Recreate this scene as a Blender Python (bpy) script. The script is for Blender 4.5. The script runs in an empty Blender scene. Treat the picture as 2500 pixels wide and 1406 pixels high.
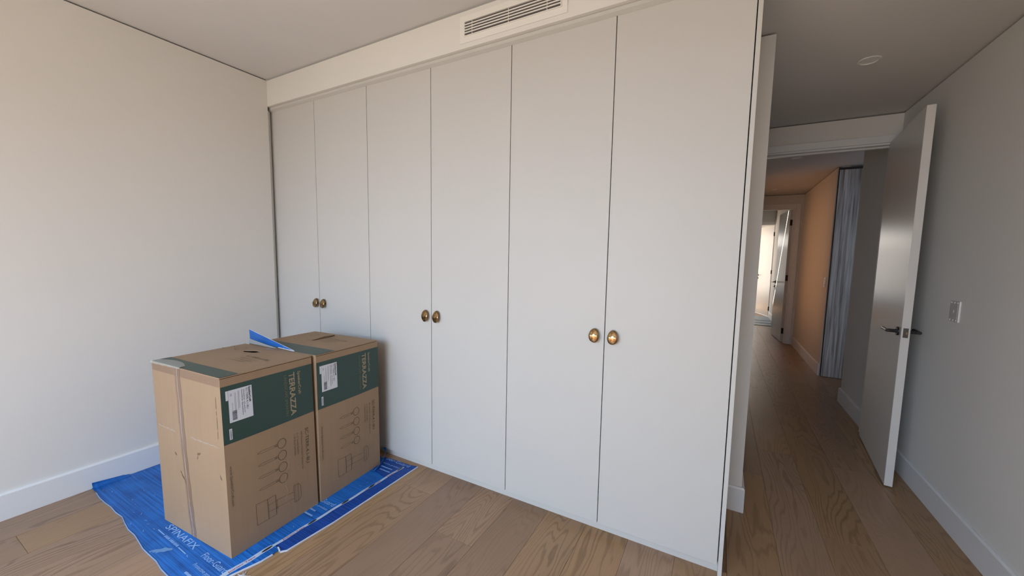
import bpy, bmesh, math, random
from mathutils import Vector, Matrix, noise
random.seed(7)
R = math.radians
sc = bpy.context.scene
COL = sc.collection

# ------------------------------------------------------------------ camera
cam_d = bpy.data.cameras.new('camera'); cam = bpy.data.objects.new('camera', cam_d); COL.objects.link(cam)
fwd = Vector((-0.45723262, 0.8845888, -0.09187483)); rgt = Vector((0.88729804, 0.46074708, 0.0203548))
up = rgt.cross(fwd)
m = Matrix((rgt, up, -fwd)).transposed().to_4x4(); m.translation = Vector((3.16949355, -1.75634151, 1.38486283))
cam.matrix_world = m
cam_d.sensor_fit = 'HORIZONTAL'; cam_d.sensor_width = 36.0
cam_d.lens = 36.0 * 908.7586 / 2500.0
cam_d.shift_x = -37.2243 / 2500.0; cam_d.shift_y = 9.8084 / 2500.0
cam_d.clip_start = 0.05; cam_d.clip_end = 200
sc.camera = cam

# ------------------------------------------------------------------ view, world, lights
sc.view_settings.view_transform = 'Standard'; sc.view_settings.look = 'None'
sc.view_settings.gamma = 1.0; sc.view_settings.use_curve_mapping = False
sc.view_settings.exposure = 0.0
w = bpy.data.worlds.new('daylight'); sc.world = w; w.use_nodes = True
bg = w.node_tree.nodes['Background']; bg.inputs[0].default_value = (0.72, 0.86, 1.0, 1); bg.inputs[1].default_value = 1.4

def area(name, loc, target, sx, sy, power, color, spread=180):
    d = bpy.data.lights.new(name, 'AREA'); d.shape = 'RECTANGLE'; d.size = sx; d.size_y = sy
    d.energy = power; d.color = color; d.spread = R(spread)
    o = bpy.data.objects.new(name, d); COL.objects.link(o)
    o.location = loc
    o.rotation_euler = (Vector(target) - Vector(loc)).to_track_quat('-Z', 'Y').to_euler()
    return o
# daylight through the bedroom window behind the camera: sky from above, sunlit ground from below
area('sky_through_window', (1.95, -3.72, 1.75), (1.85, -1.7, -0.6), 2.6, 1.6, 84, (0.46, 0.69, 1.0), 125)
area('ground_light_through_window', (1.95, -3.72, 0.9), (1.9, -1.6, 2.5), 2.6, 1.4, 38, (1.0, 0.77, 0.50), 150)
# sun through the same window, falling on the floor behind the camera
sd = bpy.data.lights.new('sun', 'SUN'); sd.energy = 52.0; sd.angle = R(0.6); sd.color = (1.0, 0.86, 0.68)
so = bpy.data.objects.new('sun', sd); COL.objects.link(so)
so.rotation_euler = Vector((0.40, 0.40, -1.0)).to_track_quat('-Z', 'Y').to_euler()
# sunlit room off the hallway, and the bright rooms at its end
area('sunlit_side_room', (2.6, 4.75, 1.45), (4.4, 4.75, 1.3), 1.0, 1.5, 9.5, (1.0, 0.44, 0.17))
area('far_window_daylight', (3.75, 13.05, 1.45), (3.9, 9.0, 1.3), 1.9, 1.9, 34, (1.0, 0.86, 0.70))
area('added_panel_fill', (5.1, 2.93, 1.45), (4.7, 4.0, 1.2), 0.8, 1.9, 3.3, (0.74, 0.85, 1.0))  # lamp added in an invented side opening to brighten the grey panel
area('landing_daylight', (3.6, 8.9, 1.9), (4.0, 8.0, 0.0), 0.5, 0.5, 2.0, (1.0, 0.92, 0.84))
area('far_room_daylight', (2.62, 11.0, 1.4), (4.4, 10.3, 1.2), 1.6, 1.8, 26, (1.0, 0.88, 0.74))

# ------------------------------------------------------------------ materials
def nodes(name):
    mt = bpy.data.materials.new(name); mt.use_nodes = True
    return mt, mt.node_tree, mt.node_tree.nodes['Principled BSDF']
def L(nt, a, b): nt.links.new(a, b)
def paint(name, col, rough=0.6, spec=0.3, bump=0.02, scale=220, var=0.03, coat=0):
    mt, nt, b = nodes(name)
    b.inputs['Roughness'].default_value = rough; b.inputs['Specular IOR Level'].default_value = spec
    if coat: b.inputs['Coat Weight'].default_value = coat; b.inputs['Coat Roughness'].default_value = 0.12
    g = nt.nodes.new('ShaderNodeNewGeometry'); n = nt.nodes.new('ShaderNodeTexNoise')
    n.inputs['Scale'].default_value = 1.7; n.inputs['Detail'].default_value = 3
    L(nt, g.outputs['Position'], n.inputs['Vector'])
    mx = nt.nodes.new('ShaderNodeMix'); mx.data_type = 'RGBA'
    mx.inputs[6].default_value = tuple(c * (1 - var) for c in col) + (1,)
    mx.inputs[7].default_value = tuple(min(1, c * (1 + var)) for c in col) + (1,)
    L(nt, n.outputs['Fac'], mx.inputs[0]); L(nt, mx.outputs[2], b.inputs['Base Color'])
    if bump:
        n2 = nt.nodes.new('ShaderNodeTexNoise'); n2.inputs['Scale'].default_value = scale; n2.inputs['Detail'].default_value = 2
        L(nt, g.outputs['Position'], n2.inputs['Vector'])
        bp = nt.nodes.new('ShaderNodeBump'); bp.inputs['Strength'].default_value = bump; bp.inputs['Distance'].default_value = 0.002
        L(nt, n2.outputs['Fac'], bp.inputs['Height']); L(nt, bp.outputs['Normal'], b.inputs['Normal'])
    return mt
def plain(name, col, rough=0.5, metal=0, spec=0.5, emit=None, alpha=1.0, trans=0):
    mt, nt, b = nodes(name)
    b.inputs['Base Color'].default_value = tuple(col) + (1,); b.inputs['Roughness'].default_value = rough
    b.inputs['Metallic'].default_value = metal; b.inputs['Specular IOR Level'].default_value = spec
    if alpha < 1: b.inputs['Alpha'].default_value = alpha
    if emit: b.inputs['Emission Color'].default_value = tuple(emit[:3]) + (1,); b.inputs['Emission Strength'].default_value = emit[3]
    n = nt.nodes.new('ShaderNodeTexNoise'); n.inputs['Scale'].default_value = 60
    mr = nt.nodes.new('ShaderNodeMapRange'); mr.inputs[3].default_value = max(0, rough - .04); mr.inputs[4].default_value = min(1, rough + .04)
    L(nt, n.outputs['Fac'], mr.inputs[0]); L(nt, mr.outputs[0], b.inputs['Roughness'])
    return mt

M = {}
M['wall'] = paint('wall_paint', (0.68, 0.672, 0.648), 0.75, 0.2, 0.05, 160)
M['ceil'] = paint('ceiling_paint', (0.60, 0.60, 0.60), 0.85, 0.15, 0.04, 160)
M['trim'] = paint('trim_gloss_paint', (0.70, 0.71, 0.72), 0.35, 0.5, 0.0)
M['door_w'] = paint('wardrobe_lacquer', (0.515, 0.51, 0.49), 0.5, 0.35, 0.03, 420)
M['leaf'] = paint('door_satin_paint', (0.62, 0.61, 0.585), 0.27, 0.6, 0.02, 60)
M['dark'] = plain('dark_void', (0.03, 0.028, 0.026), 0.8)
M['black'] = plain('black_powder_coat', (0.012, 0.012, 0.013), 0.28)
M['latch'] = plain('grey_steel_plate', (0.10, 0.095, 0.09), 0.35, 0.9)
M['vent'] = paint('vent_white_enamel', (0.74, 0.73, 0.70), 0.4, 0.4, 0)
M['duct'] = plain('duct_lining', (0.09, 0.085, 0.085), 0.8)
M['plastic'] = plain('switch_plastic', (0.72, 0.72, 0.69), 0.15)
M['light'] = plain('downlight_diffuser', (0.75, 0.75, 0.74), 0.4)
M['window'] = plain('window_frame_paint', (0.75, 0.75, 0.75), 0.4)

def brass():
    mt, nt, b = nodes('hammered_brass')
    b.inputs['Metallic'].default_value = 1.0; b.inputs['Roughness'].default_value = 0.2
    n = nt.nodes.new('ShaderNodeTexNoise'); n.inputs['Scale'].default_value = 55; n.inputs['Detail'].default_value = 4
    tc = nt.nodes.new('ShaderNodeTexCoord'); L(nt, tc.outputs['Object'], n.inputs['Vector'])
    cr = nt.nodes.new('ShaderNodeValToRGB'); cr.color_ramp.elements[0].position = .35; cr.color_ramp.elements[1].position = .7
    cr.color_ramp.elements[0].color = (0.20, 0.125, 0.065, 1); cr.color_ramp.elements[1].color = (0.56, 0.39, 0.20, 1)
    L(nt, n.outputs['Fac'], cr.inputs[0]); L(nt, cr.outputs[0], b.inputs['Base Color'])
    bp = nt.nodes.new('ShaderNodeBump'); bp.inputs['Strength'].default_value = 0.25; bp.inputs['Distance'].default_value = 0.002
    n2 = nt.nodes.new('ShaderNodeTexNoise'); n2.inputs['Scale'].default_value = 90; L(nt, tc.outputs['Object'], n2.inputs['Vector'])
    L(nt, n2.outputs['Fac'], bp.inputs['Height']); L(nt, bp.outputs['Normal'], b.inputs['Normal'])
    return mt
M['brass'] = brass()

def oak(name='oak_floor', tint=(1, 1, 1)):
    mt, nt, b = nodes(name); N = nt.nodes.new
    b.inputs['Roughness'].default_value = 0.36; b.inputs['Specular IOR Level'].default_value = 0.42
    g = N('ShaderNodeNewGeometry'); oi = N('ShaderNodeObjectInfo')
    off = N('ShaderNodeCombineXYZ')
    for i, k in enumerate((37.0, 91.0, 13.0)):
        mm = N('ShaderNodeMath'); mm.operation = 'MULTIPLY'; mm.inputs[1].default_value = k
        L(nt, oi.outputs['Random'], mm.inputs[0]); L(nt, mm.outputs[0], off.inputs[i])
    ad = N('ShaderNodeVectorMath'); ad.operation = 'ADD'; L(nt, g.outputs['Position'], ad.inputs[0]); L(nt, off.outputs[0], ad.inputs[1])
    def scaled(v):
        s = N('ShaderNodeVectorMath'); s.operation = 'MULTIPLY'; s.inputs[1].default_value = v; L(nt, ad.outputs[0], s.inputs[0]); return s.outputs[0]
    def nz(vec, scale, detail=2, dist=0.0, rough=0.5):
        n = N('ShaderNodeTexNoise'); n.inputs['Scale'].default_value = scale; n.inputs['Detail'].default_value = detail
        n.inputs['Distortion'].default_value = dist; n.inputs['Roughness'].default_value = rough; L(nt, vec, n.inputs['Vector']); return n.outputs['Fac']
    big = nz(scaled((5.5, 0.85, 5)), 1.0, 1.6, 0.25, 0.42)
    mul = N('ShaderNodeMath'); mul.operation = 'MULTIPLY'; mul.inputs[1].default_value = 150; L(nt, big, mul.inputs[0])
    jit = nz(scaled((60, 6, 60)), 1.0, 3); jm = N('ShaderNodeMath'); jm.operation = 'MULTIPLY_ADD'; jm.inputs[1].default_value = 5.0
    L(nt, jit, jm.inputs[0]); L(nt, mul.outputs[0], jm.inputs[2])
    sn = N('ShaderNodeMath'); sn.operation = 'SINE'; L(nt, jm.outputs[0], sn.inputs[0])
    mr = N('ShaderNodeMapRange'); mr.inputs[1].default_value = 0.25; mr.inputs[2].default_value = 1.0; L(nt, sn.outputs[0], mr.inputs[0])
    amp = nz(scaled((3, 0.9, 3)), 1.0, 2); am = N('ShaderNodeMapRange'); am.inputs[1].default_value = .35; am.inputs[2].default_value = .7
    am.inputs[3].default_value = .08; am.inputs[4].default_value = .72
    L(nt, amp, am.inputs[0]); ring = N('ShaderNodeMath'); ring.operation = 'MULTIPLY'; L(nt, mr.outputs[0], ring.inputs[0]); L(nt, am.outputs[0], ring.inputs[1])
    fib = nz(scaled((150, 3.2, 150)), 1.0, 5, 0, .65)
    tone = nz(scaled((1.2, 0.7, 1)), 1.0, 2)
    c = N('ShaderNodeMix'); c.data_type = 'RGBA'
    T = lambda col: tuple(a * t for a, t in zip(col, tint)) + (1,)
    c.inputs[6].default_value = T((0.352, 0.222, 0.132)); c.inputs[7].default_value = T((0.262, 0.159, 0.088))
    L(nt, fib, c.inputs[0])
    c2 = N('ShaderNodeMix'); c2.data_type = 'RGBA'; c2.inputs[7].default_value = T((0.140, 0.082, 0.042)); L(nt, ring.outputs[0], c2.inputs[0]); L(nt, c.outputs[2], c2.inputs[6])
    hs = N('ShaderNodeHueSaturation'); L(nt, c2.outputs[2], hs.inputs['Color'])
    v = N('ShaderNodeMapRange'); v.inputs[3].default_value = .88; v.inputs[4].default_value = 1.10; L(nt, oi.outputs['Random'], v.inputs[0])
    tv = N('ShaderNodeMapRange'); tv.inputs[1].default_value = .3; tv.inputs[2].default_value = .7; tv.inputs[3].default_value = .90; tv.inputs[4].default_value = 1.1; L(nt, tone, tv.inputs[0])
    vm = N('ShaderNodeMath'); vm.operation = 'MULTIPLY'; L(nt, v.outputs[0], vm.inputs[0]); L(nt, tv.outputs[0], vm.inputs[1]); L(nt, vm.outputs[0], hs.inputs['Value'])
    fr = N('ShaderNodeMath'); fr.operation = 'FRACT'; m7 = N('ShaderNodeMath'); m7.operation = 'MULTIPLY'; m7.inputs[1].default_value = 7.31
    L(nt, oi.outputs['Random'], m7.inputs[0]); L(nt, m7.outputs[0], fr.inputs[0])
    sv = N('ShaderNodeMapRange'); sv.inputs[3].default_value = .92; sv.inputs[4].default_value = 1.10; L(nt, fr.outputs[0], sv.inputs[0]); L(nt, sv.outputs[0], hs.inputs['Saturation'])
    hv = N('ShaderNodeMapRange'); hv.inputs[3].default_value = .494; hv.inputs[4].default_value = .503; L(nt, fr.outputs[0], hv.inputs[0]); L(nt, hv.outputs[0], hs.inputs['Hue'])
    L(nt, hs.outputs[0], b.inputs['Base Color'])
    bp = N('ShaderNodeBump'); bp.inputs['Strength'].default_value = 0.12; bp.inputs['Distance'].default_value = 0.001
    L(nt, fib, bp.inputs['Height']); L(nt, bp.outputs['Normal'], b.inputs['Normal'])
    return mt
M['oak'] = oak()

def greywood():
    mt, nt, b = nodes('grey_streaked_veneer'); N = nt.nodes.new
    b.inputs['Roughness'].default_value = 0.45
    g = N('ShaderNodeNewGeometry'); s = N('ShaderNodeVectorMath'); s.operation = 'MULTIPLY'; s.inputs[1].default_value = (46, 10, 1.1)
    L(nt, g.outputs['Position'], s.inputs[0]); n = N('ShaderNodeTexNoise'); n.inputs['Scale'].default_value = 1; n.inputs['Detail'].default_value = 6; n.inputs['Roughness'].default_value = .62; n.inputs['Distortion'].default_value = .35
    L(nt, s.outputs[0], n.inputs['Vector']); cr = N('ShaderNodeValToRGB')
    e = cr.color_ramp.elements; e[0].position = .36; e[0].color = (0.17, 0.145, 0.135, 1); e[1].position = .64; e[1].color = (0.56, 0.56, 0.58, 1)
    L(nt, n.outputs['Fac'], cr.inputs[0]); L(nt, cr.outputs[0], b.inputs['Base Color'])
    return mt
M['greywood'] = greywood()

def kraft():
    mt, nt, b = nodes('kraft_cardboard'); N = nt.nodes.new
    b.inputs['Roughness'].default_value = 0.62; b.inputs['Specular IOR Level'].default_value = .3
    tc = N('ShaderNodeTexCoord'); s = N('ShaderNodeVectorMath'); s.operation = 'MULTIPLY'; s.inputs[1].default_value = (60, 60, 2.0); L(nt, tc.outputs['Object'], s.inputs[0])
    n = N('ShaderNodeTexNoise'); n.inputs['Scale'].default_value = 1; n.inputs['Detail'].default_value = 3; L(nt, s.outputs[0], n.inputs['Vector'])
    n2 = N('ShaderNodeTexNoise'); n2.inputs['Scale'].default_value = 5; n2.inputs['Detail'].default_value = 5; L(nt, tc.outputs['Object'], n2.inputs['Vector'])
    mx = N('ShaderNodeMix'); mx.data_type = 'RGBA'; mx.inputs[6].default_value = (0.272, 0.182, 0.110, 1); mx.inputs[7].default_value = (0.350, 0.240, 0.150, 1)
    av = N('ShaderNodeMath'); av.operation = 'MULTIPLY_ADD'; av.inputs[1].default_value = .45; L(nt, n.outputs['Fac'], av.inputs[0])
    a2 = N('ShaderNodeMath'); a2.operation = 'MULTIPLY'; a2.inputs[1].default_value = .55; L(nt, n2.outputs['Fac'], a2.inputs[0]); L(nt, a2.outputs[0], av.inputs[2])
    L(nt, av.outputs[0], mx.inputs[0]); L(nt, mx.outputs[2], b.inputs['Base Color'])
    bp = N('ShaderNodeBump'); bp.inputs['Strength'].default_value = .25; bp.inputs['Distance'].default_value = .002; L(nt, n2.outputs['Fac'], bp.inputs['Height']); L(nt, bp.outputs['Normal'], b.inputs['Normal'])
    return mt
M['kraft'] = kraft()
M['kraft_d'] = plain('kraft_inner', (0.16, 0.10, 0.06), .8)
M['green'] = paint('green_carton_print', (0.028, 0.062, 0.052), 0.4, 0.45, 0.15, 30, .12)
M['ink'] = plain('dark_ink', (0.125, 0.10, 0.07), .7, spec=.1)
M['ink_l'] = plain('green_ink_line', (0.115, 0.095, 0.062), .7, spec=.1)
M['gold'] = plain('kraft_tone_lettering', (0.36, 0.29, 0.19), .6, spec=.2)
M['gold_d'] = plain('dull_kraft_tone_lettering', (0.16, 0.15, 0.10), .6, spec=.2)
M['label'] = plain('white_label_paper', (0.62, 0.64, 0.70), .45)
M['label_ink'] = plain('label_ink', (0.05, 0.05, 0.07), .6)
M['tape'] = plain('clear_packing_tape', (0.62, 0.55, 0.50), .16, alpha=.30)
M['tape_b'] = plain('brown_packing_tape', (0.30, 0.19, 0.13), .2, alpha=.55)
M['tape_d'] = plain('brown_border_tape', (0.26, 0.16, 0.11), .25, alpha=.30)
M['tape_g'] = plain('cloudy_packing_tape', (0.50, 0.53, 0.49), .25, alpha=.48)

def blue(name, c0, c1, ridges=True, rough=.32):
    mt, nt, b = nodes(name); N = nt.nodes.new
    b.inputs['Roughness'].default_value = rough + .08; b.inputs['Specular IOR Level'].default_value = .3
    g = N('ShaderNodeNewGeometry')
    s = N('ShaderNodeVectorMath'); s.operation = 'MULTIPLY'; s.inputs[1].default_value = (2.2, 95, 1); L(nt, g.outputs['Position'], s.inputs[0])
    n = N('ShaderNodeTexNoise'); n.inputs['Scale'].default_value = 1; n.inputs['Detail'].default_value = 4; L(nt, s.outputs[0], n.inputs['Vector'])
    n2 = N('ShaderNodeTexNoise'); n2.inputs['Scale'].default_value = 9; n2.inputs['Detail'].default_value = 4; L(nt, g.outputs['Position'], n2.inputs['Vector'])
    av = N('ShaderNodeMath'); av.operation = 'MULTIPLY_ADD'; av.inputs[1].default_value = .6; L(nt, n.outputs['Fac'], av.inputs[0])
    a2 = N('ShaderNodeMath'); a2.operation = 'MULTIPLY'; a2.inputs[1].default_value = .4; L(nt, n2.outputs['Fac'], a2.inputs[0]); L(nt, a2.outputs[0], av.inputs[2])
    mr = N('ShaderNodeMapRange'); mr.inputs[1].default_value = .38; mr.inputs[2].default_value = .60; L(nt, av.outputs[0], mr.inputs[0])
    mx = N('ShaderNodeMix'); mx.data_type = 'RGBA'; mx.inputs[6].default_value = tuple(c0) + (1,); mx.inputs[7].default_value = tuple(c1) + (1,)
    L(nt, mr.outputs[0], mx.inputs[0]); L(nt, mx.outputs[2], b.inputs['Base Color'])
    bp = N('ShaderNodeBump'); bp.inputs['Strength'].default_value = 1.0 if ridges else .1; bp.inputs['Distance'].default_value = .004
    L(nt, n.outputs['Fac'], bp.inputs['Height']); L(nt, bp.outputs['Normal'], b.inputs['Normal'])
    return mt
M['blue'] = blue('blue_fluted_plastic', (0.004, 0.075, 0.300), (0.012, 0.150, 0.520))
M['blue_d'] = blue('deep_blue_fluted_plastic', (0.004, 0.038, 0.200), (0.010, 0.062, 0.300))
M['blue_r'] = blue('blue_plastic_ribbon', (0.006, 0.085, 0.32), (0.014, 0.13, 0.46), False)
M['blue_ink'] = plain('pale_blue_print', (0.26, 0.44, 0.74), .5)
M['blue_edge'] = plain('frayed_white_edge', (0.55, 0.58, 0.64), .5)
M['blue_frayed'] = plain('frayed_pale_blue_edge', (0.22, 0.36, 0.62), .5)
M['jtape'] = plain('pale_joining_tape', (0.42, 0.50, 0.62), .35)
M['red_ink'] = plain('red_print', (0.35, 0.06, 0.08), .5)
M['blue_far'] = blue('far_pale_blue_sheet', (0.10, 0.17, 0.24), (0.20, 0.30, 0.40), True, .25)

# ------------------------------------------------------------------ geometry helpers
def bx(bm, x0, y0, z0, x1, y1, z1):
    vs = [bm.verts.new(p) for p in ((x0,y0,z0),(x1,y0,z0),(x1,y1,z0),(x0,y1,z0),(x0,y0,z1),(x1,y0,z1),(x1,y1,z1),(x0,y1,z1))]
    for f in ((0,3,2,1),(4,5,6,7),(0,1,5,4),(1,2,6,5),(2,3,7,6),(3,0,4,7)): bm.faces.new([vs[i] for i in f])
    return vs
def boxbm(*boxes):
    bm = bmesh.new()
    for b in boxes: bx(bm, *b)
    return bm
def obj(name, bm, mat, parent=None, smooth=False, bevel=0, seg=2):
    me = bpy.data.meshes.new(name)
    bmesh.ops.recalc_face_normals(bm, faces=bm.faces) if getattr(bm, 'recalc', True) else None
    bm.to_mesh(me); bm.free(); me.materials.append(mat)
    o = bpy.data.objects.new(name, me); COL.objects.link(o)
    if smooth:
        for p in me.polygons: p.use_smooth = True
    if parent: o.parent = parent
    if bevel:
        md = o.modifiers.new('bevel', 'BEVEL'); md.width = bevel; md.segments = seg; md.limit_method = 'ANGLE'; md.angle_limit = R(40)
    return o
def struct(name, bm, mat, parent=None, **k):
    o = obj(name, bm, mat, parent, **k)
    if parent is None: o['kind'] = 'structure'
    return o
def tag(o, label, cat, group=None):
    o['label'] = label; o['category'] = cat
    if group: o['group'] = group
    return o
def thing(name, label, cat, loc=(0, 0, 0), rz=0, group=None):
    o = bpy.data.objects.new(name, None); COL.objects.link(o); o.location = loc; o.rotation_euler = (0, 0, rz)
    o.empty_display_size = .1
    return tag(o, label, cat, group)
def prism(pts, z0, z1):
    bm = bmesh.new(); a = [bm.verts.new((x, y, z0)) for x, y in pts]; b = [bm.verts.new((x, y, z1)) for x, y in pts]
    bm.faces.new(a[::-1]); bm.faces.new(b); n = len(pts)
    for i in range(n): bm.faces.new((a[i], a[(i+1) % n], b[(i+1) % n], b[i]))
    return bm
def cyl(bm, p0, p1, r0, r1=None, n=20, caps=True):
    r1 = r0 if r1 is None else r1
    p0, p1 = Vector(p0), Vector(p1); q = (p1 - p0).to_track_quat('Z', 'Y')
    A, B = [], []
    for i in range(n):
        t = 2 * math.pi * i / n; v = Vector((math.cos(t), math.sin(t), 0))
        A.append(bm.verts.new(p0 + q @ (v * r0))); B.append(bm.verts.new(p1 + q @ (v * r1)))
    for i in range(n): bm.faces.new((A[i], A[(i+1) % n], B[(i+1) % n], B[i]))
    if caps: bm.faces.new(A[::-1]); bm.faces.new(B)

# ------------------------------------------------------------------ setting: floor
XR, YD, ZC, ZL = 4.317, 2.091, 2.70, 2.527
floor = struct('floor', boxbm((-0.3, -3.78, -0.12, 6.2, 13.1, -0.014)), M['oak'])
def plank(x0, y0, x1, y1):
    g = 0.0004; bm = bmesh.new(); z = -random.random() * 0.0002; c = 0.0007
    x0 += g; x1 -= g; y0 += g; y1 -= g
    def ringv(ix, zz): return [bm.verts.new(p) for p in ((x0+ix, y0+ix, zz), (x1-ix, y0+ix, zz), (x1-ix, y1-ix, zz), (x0+ix, y1-ix, zz))]
    a, b, t = ringv(0, -0.013), ringv(0, z - c), ringv(c, z)
    for P, Q in ((a, b), (b, t)):
        for i in range(4): bm.faces.new((P[i], P[(i+1) % 4], Q[(i+1) % 4], Q[i]))
    bm.faces.new(t)
    return obj('plank', bm, M['oak'], floor)
PW, X0P, LEN = 0.217, 3.493, 2.07
pins = {0: 1.41, 1: 0.535, -9: -0.184, -7: -0.39, -15: -1.39, -5: -0.9, -6: 0.5, -4: -1.6, -17: -0.3, -16: -0.5, -14: -0.6, -13: 0.0, -12: -0.13, -11: -1.7, -10: -1.0}
for c in range(-17, 5):
    x0 = X0P + c * PW; x1 = x0 + PW
    x0 = max(x0, 0.0); x1 = min(x1, 4.33 if c >= 3 else x1)
    if x1 - x0 < 0.01: continue
    p = pins.get(c, random.uniform(0, LEN)); ymin, ymax = -2.9, (7.8 if x1 > 3.34 else 0.035)
    y = p - LEN * math.ceil((p - ymin) / LEN)
    while y < ymax:
        a, b = max(y, ymin), min(y + LEN, ymax)
        if b - a > 0.02: plank(x0, a, x1, b)
        y += LEN
for i in range(6):                                   # recess off the hallway
    plank(4.33 + i * PW, 2.96, 4.33 + (i + 1) * PW, 3.93)
obj('board_field', boxbm((0.0, -3.68, -0.013, XR, -2.902, -0.0003)), M['oak'], floor)

# ------------------------------------------------------------------ setting: walls
G = 0.010; GD = 0.035                                 # shadow-line gap under the ceilings
def wallbox(x0, y0, x1, y1, H, face, z0=0.0):
    """solid wall with a shadow line under the ceiling; face = sides that show"""
    a = (x0, y0, z0 if z0 else -0.1, x1, y1, H - G)
    xx0, yy0, xx1, yy1 = x0, y0, x1, y1
    if '+x' in face: xx1 -= GD
    if '-x' in face: xx0 += GD
    if '-y' in face: yy0 += GD
    if '+y' in face: yy1 -= GD
    return [a, (xx0, yy0, H - G, xx1, yy1, H + .02)]
struct('wall_left', boxbm(*wallbox(-0.16, -3.78, 0.0, -0.04, ZC, '+x'), (-0.16, -0.04, -0.1, -0.044, 0.66, 2.502), (-0.16, -0.04, 2.502, 0.0, 0.66, 2.72)), M['wall'])
struct('wall_wardrobe', boxbm((-0.044, 0.60, -0.1, 3.254, 0.72, 2.502)), M['wall'])
struct('wall_lobby', boxbm(*wallbox(3.256, 0.542, 3.346, 2.20, ZL, '+x-y'), *wallbox(3.226, 2.20, 3.346, 4.25, ZL, '+x'),
        (3.226, 4.25, -0.1, 3.346, 5.25, 0.75), (3.226, 4.25, 2.15, 3.346, 5.25, ZL + .02), *wallbox(3.226, 5.25, 3.346, 5.9, ZL, '+x')), M['wall'])
struct('wall_bulkhead', boxbm(*[(b[0], b[1], 2.502 if i == 0 else b[2], b[3], b[4], b[5]) for i, b in enumerate(wallbox(0.0, -0.04, 3.26, 0.66, ZC, '-y', z0=2.502))],
        (3.26, -0.04, ZL, 4.317, 0.02, ZC + .02)), M['wall'])
struct('wall_right', boxbm(*wallbox(XR, -3.78, XR + .13, 2.95, ZL, '-x'), (XR, -3.78, ZL + .02, XR + .13, -0.04, ZC)), M['wall'])
# doorway wall
struct('wall_doorway', boxbm((3.346, YD, 2.315, XR, YD + .115, ZL - G), (3.346, YD + GD, ZL - G, XR, YD + .115, ZL + .02),
        (3.346, YD, -0.1, 3.42, YD + .115, 2.315), (4.300, YD, -0.1, XR, YD + .115, 2.315)), M['wall'])
struct('wall_hall', boxbm(*wallbox(4.33, 3.935, 4.45, 6.0, ZL, '-x'), (4.45, 2.85, -0.1, 4.7, 2.95, ZL + .02), (5.5, 2.85, -0.1, 5.75, 2.95, ZL + .02), (4.7, 2.85, 2.4, 5.5, 2.95, ZL + .02), *wallbox(5.6, 2.95, 5.75, 4.1, ZL, '-x'),
        (4.45, 3.96, -0.1, 5.75, 4.1, ZL + .02)), M['wall'])
struct('wall_end', boxbm((3.226, 5.9, 2.315, 4.33, 6.0, ZL - G), (3.226, 5.9 + GD, ZL - G, 4.33, 6.0, ZL + .02), (3.226, 5.9, -0.1, 3.37, 6.0, 2.315), (4.235, 5.9, -0.1, 4.33, 6.0, 2.315)), M['wall'])
struct('wall_landing', boxbm((4.33, 6.0, -0.1, 4.45, 9.5, ZC + .02), (3.0, 6.0, -0.1, 3.12, 9.5, ZC + .02),
        (3.0, 9.5, 2.36, 4.45, 9.6, ZC + .02), (4.385, 9.5, -0.1, 4.45, 9.6, 2.36), (3.0, 9.5, -0.1, 3.45, 9.6, 2.36)), M['wall'])
struct('wall_far', boxbm((5.8, 9.6, -0.1, 5.95, 13.0, ZC + .02), (2.4, 9.6, -0.1, 2.55, 10.1, ZC + .02), (2.4, 11.9, -0.1, 2.55, 13.0, ZC + .02), (2.4, 10.1, -0.1, 2.55, 11.9, 0.3), (2.4, 10.1, 2.4, 2.55, 11.9, ZC + .02), (2.4, 13.0, -0.1, 5.95, 13.1, 0.25), (2.4, 13.0, 2.5, 5.95, 13.1, ZC + .02),
        (2.4, 13.0, .25, 2.8, 13.1, 2.5), (5.3, 13.0, .25, 5.95, 13.1, 2.5), (4.45, 9.5, -0.1, 5.95, 9.6, ZC + .02), (2.4, 9.5, -.1, 3.0, 9.6, ZC + .02)), M['wall'])
struct('wall_added_rooms', boxbm((1.5, 3.5, -0.1, 1.6, 6.0, ZC), (1.6, 3.5, -0.1, 3.226, 3.6, ZC), (1.6, 5.95, -0.1, 3.226, 6.0, ZC), (1.5, 3.5, ZL + .02, 3.226, 6.0, ZC),
        (4.45, 1.5, -0.1, 5.75, 1.6, ZC), (5.65, 1.6, -0.1, 5.75, 2.85, ZC), (4.45, 1.6, ZL + .02, 5.75, 2.85, ZC)), M['wall'])  # unseen rooms added to close the openings against outside light
# window wall behind the camera
struct('wall_back', boxbm((-0.16, -3.78, -0.1, 0.60, -3.66, ZC + .02), (3.35, -3.78, -0.1, 4.45, -3.66, ZC + .02),
        (0.60, -3.78, -0.1, 3.35, -3.66, 0.10), (0.60, -3.78, 2.50, 3.35, -3.66, ZC + .02)), M['wall'])
wn = struct('window_1', boxbm((0.60, -3.70, 0.10, 0.65, -3.67, 2.50), (3.30, -3.70, 0.10, 3.35, -3.67, 2.50), (1.95, -3.70, 0.10, 2.01, -3.67, 2.50),
        (0.65, -3.70, 0.10, 3.30, -3.67, 0.16), (0.65, -3.70, 2.44, 3.30, -3.67, 2.50)), M['window'])
struct('ceiling', boxbm((-0.16, -3.78, ZC, 4.45, -0.02, ZC + .1)), M['ceil'])
struct('ceiling', boxbm((3.26, 0.02, ZL, 5.75, 6.0, ZL + .1)), M['ceil'])
struct('ceiling', boxbm((2.4, 6.0, ZC, 5.95, 13.1, ZC + .1)), M['ceil'])

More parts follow.
